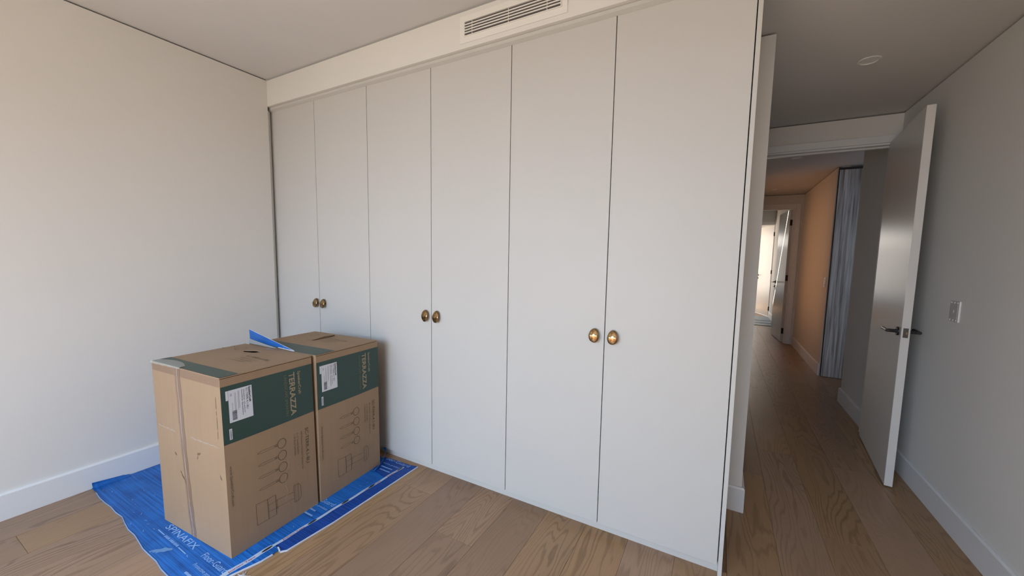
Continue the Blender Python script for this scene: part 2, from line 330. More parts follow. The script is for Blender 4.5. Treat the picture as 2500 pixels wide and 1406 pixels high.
# skirting boards
def skirt(name, pts, mat=M['trim'], h=0.142, t=0.015):
    """pts: path along the wall face; board grows to the left of the path direction"""
    bm = bmesh.new(); prof = [(0, 0.0005), (t, 0.0005), (t, h - .010), (t - .006, h), (0, h)]
    P = [Vector(p) for p in pts]; rings = []
    for i, p in enumerate(P):
        if i == 0: d = (P[1] - P[0]).normalized(); nrm = Vector((-d.y, d.x)); k = 1
        elif i == len(P) - 1: d = (P[i] - P[i-1]).normalized(); nrm = Vector((-d.y, d.x)); k = 1
        else:
            d0 = (P[i] - P[i-1]).normalized(); d1 = (P[i+1] - P[i]).normalized()
            n0 = Vector((-d0.y, d0.x)); n1 = Vector((-d1.y, d1.x)); nrm = (n0 + n1).normalized(); k = 1 / max(.2, nrm.dot(n0))
        rings.append([bm.verts.new((p.x + nrm.x * o * k, p.y + nrm.y * o * k, z)) for o, z in prof])
    for a, b in zip(rings, rings[1:]):
        for i in range(5): bm.faces.new((a[i], a[(i+1) % 5], b[(i+1) % 5], b[i]))
    bm.faces.new(rings[0]); bm.faces.new(rings[-1][::-1])
    return struct(name, bm, mat)
e = 0.0005
skirt('baseboard_left', [(e, -0.045), (e, -3.65)])
skirt('baseboard_right', [(XR - e, -3.65), (XR - e, YD - .015)])
skirt('baseboard_lobby', [(3.346 + e, YD - .015), (3.346 + e, 0.542 - e), (3.2562, 0.542 - e)])
skirt('baseboard_hall', [(XR - e, YD + .13), (XR - e, 2.95 + e), (4.69, 2.95 + e)])
skirt('baseboard_hall', [(4.33 - e, 3.937), (4.33 - e, 5.9 - e), (4.300, 5.9 - e)])
skirt('baseboard_landing', [(4.33 - e, 7.05), (4.33 - e, 9.48)])

# door frames
def frame(name, x0, x1, z, y, dep, arch=0.06, right_arch=None, mat=M['trim']):
    ra = arch if right_arch is None else right_arch
    t = 0.018; bm = bmesh.new()
    bx(bm, x0, y - .002, 0.001, x0 + .02, y + dep + .002, z); bx(bm, x1 - .02, y - .002, 0.001, x1, y + dep + .002, z)
    bx(bm, x0 + .02, y - .002, z - .02, x1 - .02, y + dep + .002, z)
    # stop beads
    bx(bm, x0 + .02, y + .045, 0.001, x0 + .032, y + .075, z - .02); bx(bm, x1 - .032, y + .045, 0.001, x1 - .02, y + .075, z - .02)
    bx(bm, x0 + .032, y + .045, z - .032, x1 - .032, y + .075, z - .02)
    o = struct(name, bm, mat)
    b = bmesh.new()
    bx(b, x0 - arch + .006, y - t, 0.001, x0 + .006, y - .0005, z + arch - .006); 
    if ra > .01: bx(b, x1 - .006, y - t, 0.001, x1 - .006 + ra, y - .0005, z + arch - .006)
    bx(b, x0 + .006, y - t, z - .006, x1 - .006, y - .0005, z + arch - .006)
    obj('architrave', b, mat, o, bevel=.003)
    return o
frame('trim_1', 3.42, 4.300, 2.315, YD, .115, .055, 0.018)
frame('trim_2', 3.37, 4.235, 2.315, 5.9, .10, .065, .065)
frame('trim_3', 3.45, 4.385, 2.36, 9.5, .10, .06, .0)

# ------------------------------------------------------------------ hinged doors
def hinged(label, hinge, angle, width, height, thick, side, zb=0.008, handles=True, hinges=False, hz=0.98, deadlock=False, mat='leaf'):
    """local: leaf runs along +X from the hinge, thickness along +Y"""
    t = thing('hinged_door', label, 'door', (hinge[0], hinge[1], 0), angle)
    obj('leaf', boxbm((0, 0, zb, width, thick, height)), M[mat], t, bevel=.0015)
    if handles:
        hx = width - .062
        for s, y0 in ((-1, 0.0), (1, thick)):
            bm = bmesh.new(); cyl(bm, (hx, y0, hz), (hx, y0 + s * .009, hz), .0265, n=28)
            cyl(bm, (hx, y0 + s * .009, hz), (hx, y0 + s * .052, hz), .0105, n=16)
            hd = obj('handle', bm, M['black'], t, smooth=False)
            b2 = bmesh.new()
            cyl(b2, (hx + .012, y0 + s * .052, hz), (hx - .105, y0 + s * .052, hz), .010, n=16)
            cyl(b2, (hx - .105, y0 + s * .052, hz), (hx - .122, y0 + s * .052, hz), .010, .006, n=16)
            obj('lever', b2, M['black'], hd, smooth=False)
            if deadlock:
                b3 = bmesh.new(); cyl(b3, (hx, y0, hz - .085), (hx, y0 + s * .012, hz - .085), .024, n=24); bx(b3, hx - .008, min(y0 + s * .012, y0 + s * .03), hz - .09, hx + .008, max(y0 + s * .012, y0 + s * .03), hz - .08)
                obj('thumb_turn', b3, M['black'], t)
        pl = obj('latch_plate', boxbm((width - .0005, thick * .5 - .0115, hz - .03, width + .0012, thick * .5 + .0115, hz + .028)), M['latch'], t)
        obj('latch_bolt', boxbm((width + .0012, thick * .5 + .001, hz - .012, width + .006, thick * .5 + .0065, hz + .006)), M['brass'], pl)
    if hinges:
        for z in (0.2, height * .5 - .02, height - .22):
            bm = bmesh.new(); yy = 0 if side < 0 else thick
            cyl(bm, (-.006, yy - .004 * (1 if side < 0 else -1), z - .05), (-.006, yy - .004 * (1 if side < 0 else -1), z + .05), .007, n=12)
            bx(bm, -.0035, .004, z - .05, -.0008, thick - .004, z + .05)
            obj('hinge', bm, M['black'], t)
    return t
# bedroom door, swung into the lobby against the right wall: leaf free end (4.16,1.257)-(4.20,1.255)
d = Vector((4.160 - 4.246, 1.257 - 2.072)); ang = math.atan2(d.y, d.x)
hinged('open white bedroom door with black lever handles, beside the right wall', (4.246, 2.068), ang, 0.815, 2.30, 0.040, 1)
# end-of-hall door and the pale one beyond
hinged('satin white door with three black hinges at the end of the hallway', (4.208, 6.015), R(94), 0.82, 2.29, 0.040, -1, hinges=True, deadlock=True, hz=1.02)
d = Vector((4.13 - 4.36, 10.36 - 9.63)); ang = math.atan2(d.y, d.x)
hinged('pale sunlit door in the furthest doorway of the hallway', (4.36, 9.63), ang, 0.80, 2.33, 0.040, 1, hinges=True, deadlock=True, hz=1.04)

# ------------------------------------------------------------------ wardrobe
wd = thing('built_in_wardrobe', 'built-in off-white wardrobe with six flush doors and brass knobs', 'wardrobe', (0, 0, 0))
edges = [-0.036, 0.503, 1.050, 1.597, 2.1435, 2.6885, 3.2355]
obj('carcass', boxbm((-0.040, 0.022, 0.047, 3.236, 0.59, 2.474)), M['dark'], wd)  # near-black colour stands in for the shade behind the door gaps
obj('plinth', boxbm((-0.036, 0.024, 0.0005, 3.2375, 0.060, 0.046)), M['door_w'], wd)
obj('side_panel', boxbm((3.2375, -0.006, 0.0005, 3.2540, 0.598, 2.5005)), M['door_w'], wd, bevel=.0008)
bm = bmesh.new(); prof = ((-.019, 2.5005), (-.019, 2.484), (-.0008, 2.4745), (-.0008, 2.5005))
A_ = [bm.verts.new((-.036, y, z)) for y, z in prof]; B_ = [bm.verts.new((3.2365, y, z)) for y, z in prof]
bm.faces.new(A_); bm.faces.new(B_[::-1])
for i in range(4): bm.faces.new((A_[i], B_[i], B_[(i+1) % 4], A_[(i+1) % 4]))
obj('top_filler', bm, M['door_w'], wd)
obj('scribe_strip', prism([(-.0435, -.0395), (-.0012, -.0395), (-.0365, -.0012), (-.0435, -.0012)], 0.0005, 2.4735), M['wall'], wd)
def pebble(a, b, h, tilt, seed):
    """hammered oval knob face, axis along -Y"""
    bm = bmesh.new(); n, rings = 36, 9; prev = None; rnd = random.Random(seed)
    ph = rnd.uniform(0, 6)
    def pt(r, t, y):
        k = 1 + .035 * math.sin(2 * t + ph) + .025 * math.sin(3 * t + ph * 2)
        return Vector((a * r * k * math.cos(t), y, b * r * k * math.sin(t)))
    rows = []
    for r, y in ((.50, 0), (.82, -.0010), (.96, -.0030), (1.0, -.0062), (.985, -.0092), (.93, -.0110), (.80, -.0122), (.60, -.0130), (.38, -.0134), (.18, -.0136)):
        rows.append([bm.verts.new(pt(r, 2 * math.pi * i / n, y) + Vector((0, -.0005 * math.sin(3 * math.pi * r * math.cos(2 * math.pi * i / n) + ph) * r, 0))) for i in range(n)])
    for A, B in zip(rows, rows[1:]):
        for i in range(n): bm.faces.new((A[i], A[(i+1) % n], B[(i+1) % n], B[i]))
    bm.faces.new(rows[-1][::-1]); bm.faces.new(rows[0])
    for v in bm.verts:
        v.co.y += -.016 + (.02 * max(0, -v.co.z) + .36 * max(0, v.co.z - .001)) * (1 if v.co.y < -.005 else .6)
    cyl(bm, (0, .0, 0), (0, -.019, 0), .0085, .0075, n=16)
    return bm
KX = [0.478, 0.563, 1.560, 1.647, 2.641, 2.733]
for i in range(6):
    x0, x1 = edges[i] + .002, edges[i+1] - .002
    d_ = obj('door', boxbm((x0, 0.0, 0.047, x1, 0.0195, 2.500)), M['door_w'], wd, bevel=.0008)
    k = obj('knob', pebble(.0245, .0355, .012, (.02, .04, .06, .05, .04, .05)[i], i + 3), M['brass'], d_, smooth=True)
    k.location = (KX[i], 0.0, 1.0135)

# ------------------------------------------------------------------ air vent in the bulkhead
vt = thing('air_vent', 'white slotted air-conditioning grille in the bulkhead above the wardrobe', 'vent', (2.154, -0.0405, 2.596))
W2, H2 = .311, .069
bm = bmesh.new()
# outer flange (-y is out), opening inside
oi = (.281, .0385)
for (a0, b0, a1, b1) in ((-W2, -H2, W2, -oi[1] + .0), (-W2, oi[1], W2, H2), (-W2, -oi[1], -oi[0], oi[1]), (oi[0], -oi[1], W2, oi[1])): bx(bm, a0, -.004, b0, a1, 0, b1)
obj('flange', bm, M['vent'], vt, bevel=.0006)
bm = bmesh.new(); f2 = .008
for (a0, b0, a1, b1) in ((-oi[0], -oi[1], oi[0], -oi[1] + .004), (-oi[0], oi[1] - .004, oi[0], oi[1]), (-oi[0], -oi[1] + .004, -oi[0] + .004, oi[1] - .004), (oi[0] - .004, -oi[1] + .004, oi[0], oi[1] - .004)): bx(bm, a0, -.008, b0, a1, 0.0, b1)
obj('inner_frame', bm, M['vent'], vt)
obj('duct_backing', boxbm((-oi[0] + .0042, -.0012, -oi[1] + .0042, oi[0] - .0042, -.0002, oi[1] - .0042)), M['duct'], vt)
for k in range(4):
    z = -oi[1] + .0042 + (k + 1) * .01372
    obj('slat', boxbm((-oi[0] + .0042, -.0075, z - .0026, oi[0] - .0042, -.0035, z + .0026)), M['vent'], vt)
for xx in (-.232, -.009, .205):
    obj('mullion', boxbm((xx - .0015, -.0034, -oi[1] + .0042, xx + .0015, -.0013, oi[1] - .0042)), M['vent'], vt)

# ------------------------------------------------------------------ downlights, switches, grey panel
for (x, y, r, lab) in ((3.84, 1.073, .053, 'round flush downlight in the lobby ceiling before the bedroom doorway'), (3.834, 3.285, .05, 'round downlight just beyond the bedroom doorway'), (3.844, 5.30, .05, 'small round downlight near the end of the hallway ceiling')):
    t = thing('downlight', lab, 'light', (x, y, ZL - .0005), 0, None)
    bm = bmesh.new(); n = 40; prof = [(r, 0), (r, -.003), (r - .004, -.0045), (r - .013, -.0045), (r - .016, -.001), (r - .016, 0)]
    rows = [[bm.verts.new((q * math.cos(2 * math.pi * i / n), q * math.sin(2 * math.pi * i / n), z)) for i in range(n)] for q, z in prof]
    for A, B in zip(rows, rows[1:]):
        for i in range(n): bm.faces.new((A[i], A[(i+1) % n], B[(i+1) % n], B[i]))
    obj('trim_ring', bm, M['vent'], t, smooth=False)
    bm = bmesh.new(); cyl(bm, (0, 0, 0), (0, 0, -.0016), r - .0165, n=40); obj('diffuser', bm, M['light'], t)

t = thing('wall_plate', 'clear grey control plate on the right wall beside the open door', 'switch', (XR, 1.098, 1.141), 0)
obj('plate', boxbm((-.007, -.043, -.055, -.0004, .043, .055)), paint('control_plate_plastic', (0.50, 0.50, 0.47), .18, .6, 0), t, bevel=.0015)
obj('inner_panel', boxbm((-.0085, -.034, -.040, -.0072, .034, .040)), paint('control_panel_face', (0.46, 0.46, 0.43), .3, .5, 0), t)
for zz in (-.0475, .0475):
    for yy in (-.030, 0, .030): obj('glint_stud', boxbm((-.0095, yy - .003, zz - .004, -.0072, yy + .003, zz + .004)), M['plastic'], t)  # pale studs imitate the tiny highlights on the plate
obj('indicator', boxbm((-.0098, -.003, -.008, -.0087, .002, .008)), M['plastic'], t)
obj('bright_edge_strip', boxbm((-.0075, -.0455, -.056, -.0004, -.0435, .056)), M['plastic'], t)  # pale strip imitates the light caught by the plate's near edge

t = thing('light_switch', 'narrow white light switch on the orange-lit hallway wall', 'switch', (4.33, 4.03, 1.155), 0)
obj('plate', boxbm((-.009, -.036, -.062, -.0004, .036, .062)), M['vent'], t, bevel=.001)
for zz in (-.030, 0, .030): obj('rocker', boxbm((-.012, -.012, zz - .010, -.0092, .012, zz + .010)), M['plastic'], t)

t = thing('wood_panel', 'tall grey streaked timber door panel on the right of the hallway', 'panel', (4.345, 3.905, 0))
obj('panel_face', boxbm((0.0, 0, 0.004, 0.96, 0.022, 2.486)), M['greywood'], t, bevel=.001)
obj('head_gap_shade', boxbm((-0.007, 0.004, 2.490, 0.98, 0.026, 2.512)), M['dark'], t)  # dark strip stands in for the shadowed gap above the panel
obj('edge_strip', boxbm((-0.0075, 0.006, 0.004, -0.0015, 0.026, 2.483)), M['dark'], t)

t = thing('floor_sheet', 'pale blue protective sheet on the floor beyond the hallway end door', 'floor covering', (0, 0, 0))
obj('sheet', boxbm((3.15, 7.86, 0.0005, 4.31, 9.48, 0.004)), M['blue_far'], t)
for k, yy in enumerate((8.2, 8.65)): obj('ridge', boxbm((3.2, yy, 0.0042, 4.30, yy + .03, 0.008)), M['blue_d'], t)

# shelf rack glimpsed in the furthest room
t = thing('shelf_rack', 'open shelving glimpsed at the edge of the furthest doorway', 'shelf', (3.98, 11.2, 0))
for z in (0.12, .38, .64, .90, 1.12): obj('shelf', boxbm((-.30, 0, z, .18, .35, z + .03)), M['kraft_d'], t)
for xx in (-.30, .155): obj('upright', boxbm((xx, .3505, 0.0, xx + .025, .375, 1.16)), M['kraft_d'], t)

# ------------------------------------------------------------------ text helper (built-in font, turned into mesh)
def text_mesh(txt, bold=0.0, spacing=1.0):
    cu = bpy.data.curves.new('txt', 'FONT'); cu.body = txt; cu.size = 1; cu.resolution_u = 3; cu.offset = bold; cu.space_character = spacing
    o = bpy.data.objects.new('txt', cu); COL.objects.link(o)
    dg = bpy.context.evaluated_depsgraph_get(); me = bpy.data.meshes.new_from_object(o.evaluated_get(dg))
    bpy.data.objects.remove(o); bpy.data.curves.remove(cu)
    xs = [v.co.x for v in me.vertices]; ys = [v.co.y for v in me.vertices]
    return me, min(xs), max(xs), min(ys), max(ys)
def text(name, txt, fn, length, cap, mat, parent, bold=0.0, spacing=1.0):
    """fn(s, t) -> point: s along the reading direction (m), t up the letter (m); cap = height of a capital"""
    me, x0, x1, y0, y1 = text_mesh(txt, bold, spacing)
    sx = length / (x1 - x0); sy = cap / 0.729
    for v in me.vertices: v.co = Vector(fn((v.co.x - x0) * sx, v.co.y * sy))
    me.update(); me.name = name; me.materials.clear(); me.materials.append(mat)
    o = bpy.data.objects.new(name, me); COL.objects.link(o); o.parent = parent
    return o

# ------------------------------------------------------------------ cartons
CW, CH = 0.585, 0.832
def carton(label, loc, rz, CD, lean, variant):
    t = thing('cardboard_box', label, 'box', (loc[0], loc[1], 0.0052), rz)
    # local: x 0..CW (towards the camera-right face), y 0..CD, z 0..CH ; print face is x = CW
    def warp(p):
        x, y, z = p; fz = max(0, min(1, z / CH)); s = math.sin(math.pi * fz)
        bulge = .005 * s * math.sin(math.pi * max(0, min(1, y / CD)))
        fx = max(0.0, min(1.0, x / CW)); bul2 = .004 * s * math.sin(math.pi * fx)
        fy = max(0.0, min(1.0, y / CD))
        return Vector((x + bulge * (2 * fx - 1) + lean * fz, y + bul2 * (2 * fy - 1), z))
    def done(name, bm, mat, parent=t, **k):
        for v in bm.verts: v.co = warp(v.co)
        return obj(name, bm, mat, parent, **k)
    # body: four walls and base, open above (the top is its own flap)
    bm = bmesh.new(); th = .005
    bx(bm, 0, 0, 0, CW, CD, .005); bx(bm, 0, 0, .005, th, CD, CH - .005); bx(bm, CW - th, 0, .005, CW, CD, CH - .007)
    bx(bm, th, 0, .005, CW - th, th, CH - .004); bx(bm, th, CD - th, .005, CW - th, CD, CH - .005)
    bmesh.ops.subdivide_edges(bm, edges=[e_ for e_ in bm.edges if e_.calc_length() > .1], cuts=9, use_grid_fill=True)
    done('body', bm, M['kraft'])
    # top flap with its torn hand hole
    bm = bmesh.new()
    hc, ha, hb = ((0.232, 0.330), .052, .022) if variant == 0 else ((0.243, 0.30), .006, .085)
    n = 48; inner = []; outer = []
    rot = .25 if variant == 0 else -.1
    for i in range(n):
        a = 2 * math.pi * i / n
        k = 1 + (.07 * math.sin(5 * a) if variant == 0 else .35 * math.sin(3 * a + 1))
        ex, ey = ha * k * math.cos(a), hb * k * math.sin(a)
        inner.append((hc[0] + ex * math.cos(rot) - ey * math.sin(rot), hc[1] + ex * math.sin(rot) + ey * math.cos(rot)))
        dx, dy = math.cos(a), math.sin(a); tt = min(((CW - hc[0]) / dx if dx > 0 else -hc[0] / dx) if abs(dx) > 1e-6 else 9, ((CD - hc[1]) / dy if dy > 0 else -hc[1] / dy) if abs(dy) > 1e-6 else 9)
        outer.append((hc[0] + dx * tt, hc[1] + dy * tt))
    for cx, cy in ((0, 0), (CW, 0), (CW, CD), (0, CD)):      # snap nearest outer points to the corners
        j = min(range(n), key=lambda i: (outer[i][0] - cx) ** 2 + (outer[i][1] - cy) ** 2); outer[j] = (cx, cy)
    rows = []
    for z in (CH - .0045, CH):
        rr = []
        for f in (0, .25, .5, .75, 1):
            rr.append([bm.verts.new((inner[i][0] * (1 - f) + outer[i][0] * f, inner[i][1] * (1 - f) + outer[i][1] * f, z)) for i in range(n)])
        rows.append(rr)
    for li, rr in enumerate(rows):
        for A, B in zip(rr, rr[1:]):
            for i in range(n):
                q = (A[i], A[(i+1) % n], B[(i+1) % n], B[i]); bm.faces.new(q if li else q[::-1])
    for idx in (0, 4):
        A, B = rows[0][idx], rows[1][idx]
        for i in range(n): bm.faces.new((A[i], B[i], B[(i+1) % n], A[(i+1) % n]))
    for v in bm.verts:
        v.co.z += .003 * math.sin(math.pi * min(1, max(0, v.co.x / CW))) * math.sin(math.pi * v.co.y / CD)
    top = done('top_flap', bm, M['kraft'])
    def topz(x, y): return CH + .003 * math.sin(math.pi * min(1, max(0, x / CW))) * math.sin(math.pi * min(1, max(0, y / CD))) + .0013
    if variant == 0:
        pl = boxbm((.02, .02, CH - .075, CW - .02, CD - .02, CH - .07)); done('hole_shade_plate', pl, M['dark'])  # near-black plate added so the hand hole looks shaded inside
    else:
        bm = bmesh.new(); P = [bm.verts.new(p) for p in ((.250, .205, CH + .001), (.246, .30, CH + .004), (.238, .395, CH + .001), (.256, .38, CH + .008), (.264, .30, CH + .016), (.262, .23, CH + .007))]
        bm.faces.new(P); done('torn_lip', bm, M['kraft'])
    # helpers for flat print on the faces
    def grid_patch(fn, u0, v0, u1, v1, nu, nv):
        bm = bmesh.new(); V = [[bm.verts.new(fn(u0 + (u1 - u0) * i / nu, v0 + (v1 - v0) * j / nv)) for j in range(nv + 1)] for i in range(nu + 1)]
        for i in range(nu):
            for j in range(nv): bm.faces.new((V[i][j], V[i+1][j], V[i+1][j+1], V[i][j+1]))
        return bm
    sideP = lambda off: (lambda u, v: Vector((CW + off, u, v)))
    frontP = lambda off: (lambda u, v: Vector((u, -off, v)))
    topP = lambda off: (lambda u, v: Vector((u, v, topz(u, v) + off)))
    K = CD / .424
    # green bands
    done('green_band', grid_patch(sideP(.0006), .0005, .528, CD - .0005, .790, 10, 8), M['green'])
    gt = .076 if variant == 0 else .118
    bm = grid_patch(topP(.0002), .001, .001, CW - .001, gt, 20, 3)
    for v in bm.verts:
        if v.co.y > gt * .5: v.co.y += -.006 * math.sin(math.pi * v.co.x / CW)
    done('green_band', bm, M['green'])
    # vertical lettering on the side face: reads downwards, letter tops towards the back
    def side_text(txt, y, z0, ln, cap, mat, bold=0, off=.0012, sp=1.0):
        return text('lettering', txt, lambda s, q: warp((CW + off, (y + q) * K, z0 - s)), ln, cap, mat, t, bold, sp)
    side_text('SpeakerCraft', .344, .770, .122, .0145, M['gold'], .012)
    side_text('TERRAZZA', .299, .772, .222, .029, M['gold'], .018)
    side_text('LANDSCAPE SPEAKERS', .2735, .766, .212, .0135, M['gold_d'])
    side_text('SC-TERR-4.1-BU', .368, .455, .195, .0185, M['ink'], .006)
    side_text('All Weather Outdoor Speaker Kit', .342, .448, .207, .0085, M['ink'])
    side_text('4 x 4" Satellite Speakers', .321, .449, .118, .0085, M['ink'])
    side_text('1 x 8" Burial Subwoofer', .305, .449, .116, .0085, M['ink'])
    side_text('www.SpeakerCraft.com', .015, .426, .190, .011, M['ink'], .004)
    # white product label, small side tag and bar label
    lb = done('product_label', grid_patch(sideP(.0011), .028, .620, .124, .767, 6, 6), M['label'])
    def lab_text(txt, y, z0, ln, cap, bold=0): return text('lettering', txt, lambda s, q: warp((CW + .0016, (y + q) * K, z0 - s)), ln, cap, M['label_ink'], lb, bold)
    lab_text('SpeakerCraft', .1105, .763, .072, .0080, .03)
    lab_text('SC-TERR-4.1-BU', .0985, .760, .098, .0085, .0)
    lab_text('Weather Outdoor', .0885, .758, .112, .0042, .01)
    lab_text('Satellite Speakers', .0805, .758, .118, .0042, .01)
    lab_text('CE', .0355, .752, .012, .007, .0)
    def bars(name, items, mat, parent, off=.0016):
        bm = bmesh.new()
        for (a, b, c, d2) in items:
            q = [bm.verts.new((CW + off, y_ * K, z_)) for y_, z_ in ((a, b), (c, b), (c, d2), (a, d2))]; bm.faces.new(q)
        o = done(name, bm, mat, parent); return o
    bars('fine_print', [(.0655 + .004 * i, .757, .0662 + .004 * i, .757 - l_) for i, l_ in enumerate((.088, .080))] + [(.052 + .004 * i, .752, .0526 + .004 * i, .752 - l_) for i, l_ in enumerate((.09, .094))] + [(.042, .71, .0428, .675)], M['label_ink'], lb)
    zz = .672; it = []
    rr = random.Random(3)
    while zz > .632:
        w_ = rr.choice((.0012, .002, .003)); it.append((.040, zz, .058, zz - w_)); zz -= w_ + rr.choice((.001, .0018))
    bars('barcode', it, M['label_ink'], lb)
    done('small_tag', grid_patch(sideP(.0011), .018, .724, .0272, .767, 1, 3), M['label'])
    bl = done('bar_label', grid_patch(sideP(.0011), .0235, .545, .0345, .594, 1, 3), M['label'])
    zz = .588; it = []
    while zz > .55:
        w_ = rr.choice((.0012, .002)); it.append((.0265, zz, .0315, zz - w_)); zz -= w_ + rr.choice((.001, .0016))
    bars('barcode', it, M['label_ink'], bl)
    # line drawing of the speakers
    bm = bmesh.new()
    def stroke(pts, wd_=.0013, closed=False):
        P = [Vector(p) for p in pts]; 
        if closed: P.append(P[0])
        for a, b in zip(P, P[1:]):
            dd = (b - a); 
            if dd.length < 1e-6: continue
            nn = Vector((-dd.y, dd.x)).normalized() * wd_ / 2; ee = dd.normalized() * wd_ * .3
            q = [a - ee + nn, b + ee + nn, b + ee - nn, a - ee - nn]
            bm.faces.new([bm.verts.new((CW + .0012, p.x * K, p.y)) for p in q])
    for zc in (.430, .369, .308, .249):
        yc = .243; stroke([(yc + .0205 * math.cos(a), zc + .0235 * math.sin(a)) for a in [2 * math.pi * i / 28 for i in range(28)]], .0022, True)
        stroke([(yc - .021, zc + .006), (.185, zc + .005), (.150, zc + .006), (.135, zc + .003), (.129, zc), (.135, zc - .003), (.150, zc - .006), (.185, zc - .005), (yc - .021, zc - .004)])
        stroke([(.207, zc + .0055), (.207, zc - .0048)]); stroke([(.214, zc + .0055), (.214, zc - .0048)]); stroke([(.207, zc), (.221, zc)])
    stroke([(.110, .188), (.112, .083), (.165, .082), (.202, .083), (.200, .184), (.162, .184)], .0015, True)
    stroke([(.162, .184), (.165, .082)], .0024); stroke([(.200, .184), (.202, .083)], .0024)
    stroke([(.165, .152), (.201, .152)]); stroke([(.166, .116), (.201, .116)]); stroke([(.202, .155), (.291, .145)]); stroke([(.204, .116), (.293, .110)]); stroke([(.206, .155), (.207, .106)])
    stroke([(.292, .178), (.294, .088), (.314, .086), (.330, .101), (.329, .160), (.317, .178)], .0016, True); stroke([(.314, .178), (.314, .087)]); stroke([(.3, .178), (.301, .088)], .0008)
    done('line_drawing', bm, M['ink_l'])
    # print on the top
    def top_text(txt, x, y, ln, cap): return text('lettering', txt, lambda s, q: warp((x + s, y + q, topz(x + s, y + q) + .0006)), ln, cap, M['ink_l'], t)
    if variant == 0:
        top_text('SC-TERR-4.1-BU', .312, .252, .185, .018)
        for i, (x_, l_) in enumerate(((.312, .125), (.312, .135), (.300, .120))): top_text(('All Weather Outdoor Kit', '4 x 4" Satellite Speakers', '1 x 8" Burial Subwoofer')[i], x_, .226 - .021 * i, l_, .0085)
    else:
        for i, (x_, l_) in enumerate(((.300, .165), (.300, .125), (.300, .13), (.292, .12))): top_text(('SC-TERR-4.1-BU', 'All Weather Outdoor Kit', '4 x 4" Satellite Speakers', '1 x 8" Burial Subwoofer')[i], x_, .300 - .024 * i, l_, .014 if i == 0 else .0085)
    for (cx, cy) in ((.022, .326), (.118, .336)):
        bm = bmesh.new(); n = 32
        for i in range(n):
            a, b = 2 * math.pi * i / n, 2 * math.pi * (i + 1) / n; q = []
            for an, r_ in ((a, .026), (b, .026), (b, .0285), (a, .0285)):
                X_, Y_ = cx + r_ * math.cos(an), cy + r_ * math.sin(an); X_ = max(X_, .001); q.append(bm.verts.new((X_, Y_, topz(X_, Y_) + .0006)))
            bm.faces.new(q)
        done('line_drawing', bm, M['ink_l'])
    # packing tape
    if variant == 0:
        bm = bmesh.new(); prev = None
        zs = [CH - .002 - (CH - .004) * i / 24 for i in range(25)]
        row = [(bm.verts.new((.236 + .040 * (1 - z / CH) - .022 + .002 * math.sin(z * 40), -.0016, z)), bm.verts.new((.236 + .040 * (1 - z / CH) + .024 + .0025 * math.sin(z * 55), -.0016, z))) for z in zs]
        for a, b in zip(row, row[1:]): bm.faces.new((a[0], a[1], b[1], b[0]))
        done('packing_tape', bm, M['tape_b'])
        bm = bmesh.new()
        row = [(bm.verts.new((.238 + .040 * (1 - z / CH) - .004 + .003 * math.sin(z * 31), -.0022, z)), bm.verts.new((.238 + .040 * (1 - z / CH) + .004 + .003 * math.sin(z * 23), -.0022, z))) for z in zs]
        for a, b in zip(row, row[1:]): bm.faces.new((a[0], a[1], b[1], b[0]))
        done('tape_crease', bm, M['tape'])
        # curled cloudy tape along the front top edge
        bm = bmesh.new(); row = []
        for i in range(21):
            x = -.004 + .27 * i / 20; wv = .050 * math.sin(math.pi * min(1, .12 + .75 * i / 20)) 
            row.append([bm.verts.new((x, -.002, CH - .010 + .0015 * math.sin(i * 1.3) + .006 * (i / 20))), bm.verts.new((x, -.0025, CH + .0035)), bm.verts.new((x, .012, topz(max(x, 0), .012) + .004)), bm.verts.new((x, wv, topz(max(x, 0), .03) + .0025))])
        for a, b in zip(row, row[1:]):
            for j in range(3): bm.faces.new((a[j], a[j+1], b[j+1], b[j]))
        done('packing_tape', bm, M['tape_g'])
        # crushed creases and small tears on the end face
        z0 = .512
        for a_, b_ in ((.025, .19), (.33, .548)):
            bm = bmesh.new()
            n = 14; row = [(bm.verts.new((a_ + (b_ - a_) * i / n, -.0018, z0 + .004 + .003 * math.sin(i * 1.7 + a_ * 20))), bm.verts.new((a_ + (b_ - a_) * i / n, -.0018, z0 - .002 + .003 * math.sin(i * 2.3)))) for i in range(n + 1)]
            for a, b in zip(row, row[1:]): bm.faces.new((a[0], a[1], b[1], b[0]))
            done('crease', bm, M['tape'])
        for (ux, uz, dx, dz, w_) in ((.166, .404, .018, -.016, .003), (.378, .456, -.010, -.045, .0035), (.205, .318, .045, -.050, .0045), (.543, .382, .01, -.022, .003), (.38, .44, .016, .012, .003)):
            bm = bmesh.new(); n = 6; row = []
            for i in range(n + 1):
                f = i / n; ww = w_ * math.sin(math.pi * (f * .8 + .1)); row.append((bm.verts.new((ux + dx * f + .003 * math.sin(i * 2), -.0014, uz + dz * f + ww)), bm.verts.new((ux + dx * f + .003 * math.sin(i * 2), -.0014, uz + dz * f - ww))))
            for a, b in zip(row, row[1:]): bm.faces.new((a[0], a[1], b[1], b[0]))
            done('tear', bm, M['kraft_d'])
        bm = grid_patch(frontP(.0006), .004, CH - .042, CW - .004, CH - .004, 10, 2); done('taped_border', bm, M['tape_d'])
        bm = bmesh.new(); z_ = .742; rk = random.Random(9)
        while z_ > .555:
            h_ = rk.uniform(.0015, .004); u_ = .545 + rk.uniform(0, .0012)
            bm.faces.new([bm.verts.new((uu, -.0012, zz_)) for uu, zz_ in ((u_, z_), (u_ + .0038, z_), (u_ + .0034, z_ - h_), (u_ + .0004, z_ - h_))]); z_ -= h_ + (.0016 if rk.random() < .85 else .012)
        o_ = done('small_print', bm, M['ink_l']); o_['kind'] = 'stuff'
        # scuff across the drawing
        bm = bmesh.new(); pts = [(.268, .40), (.275, .36), (.266, .33), (.272, .30), (.255, .26), (.25, .21), (.262, .165), (.245, .12)]
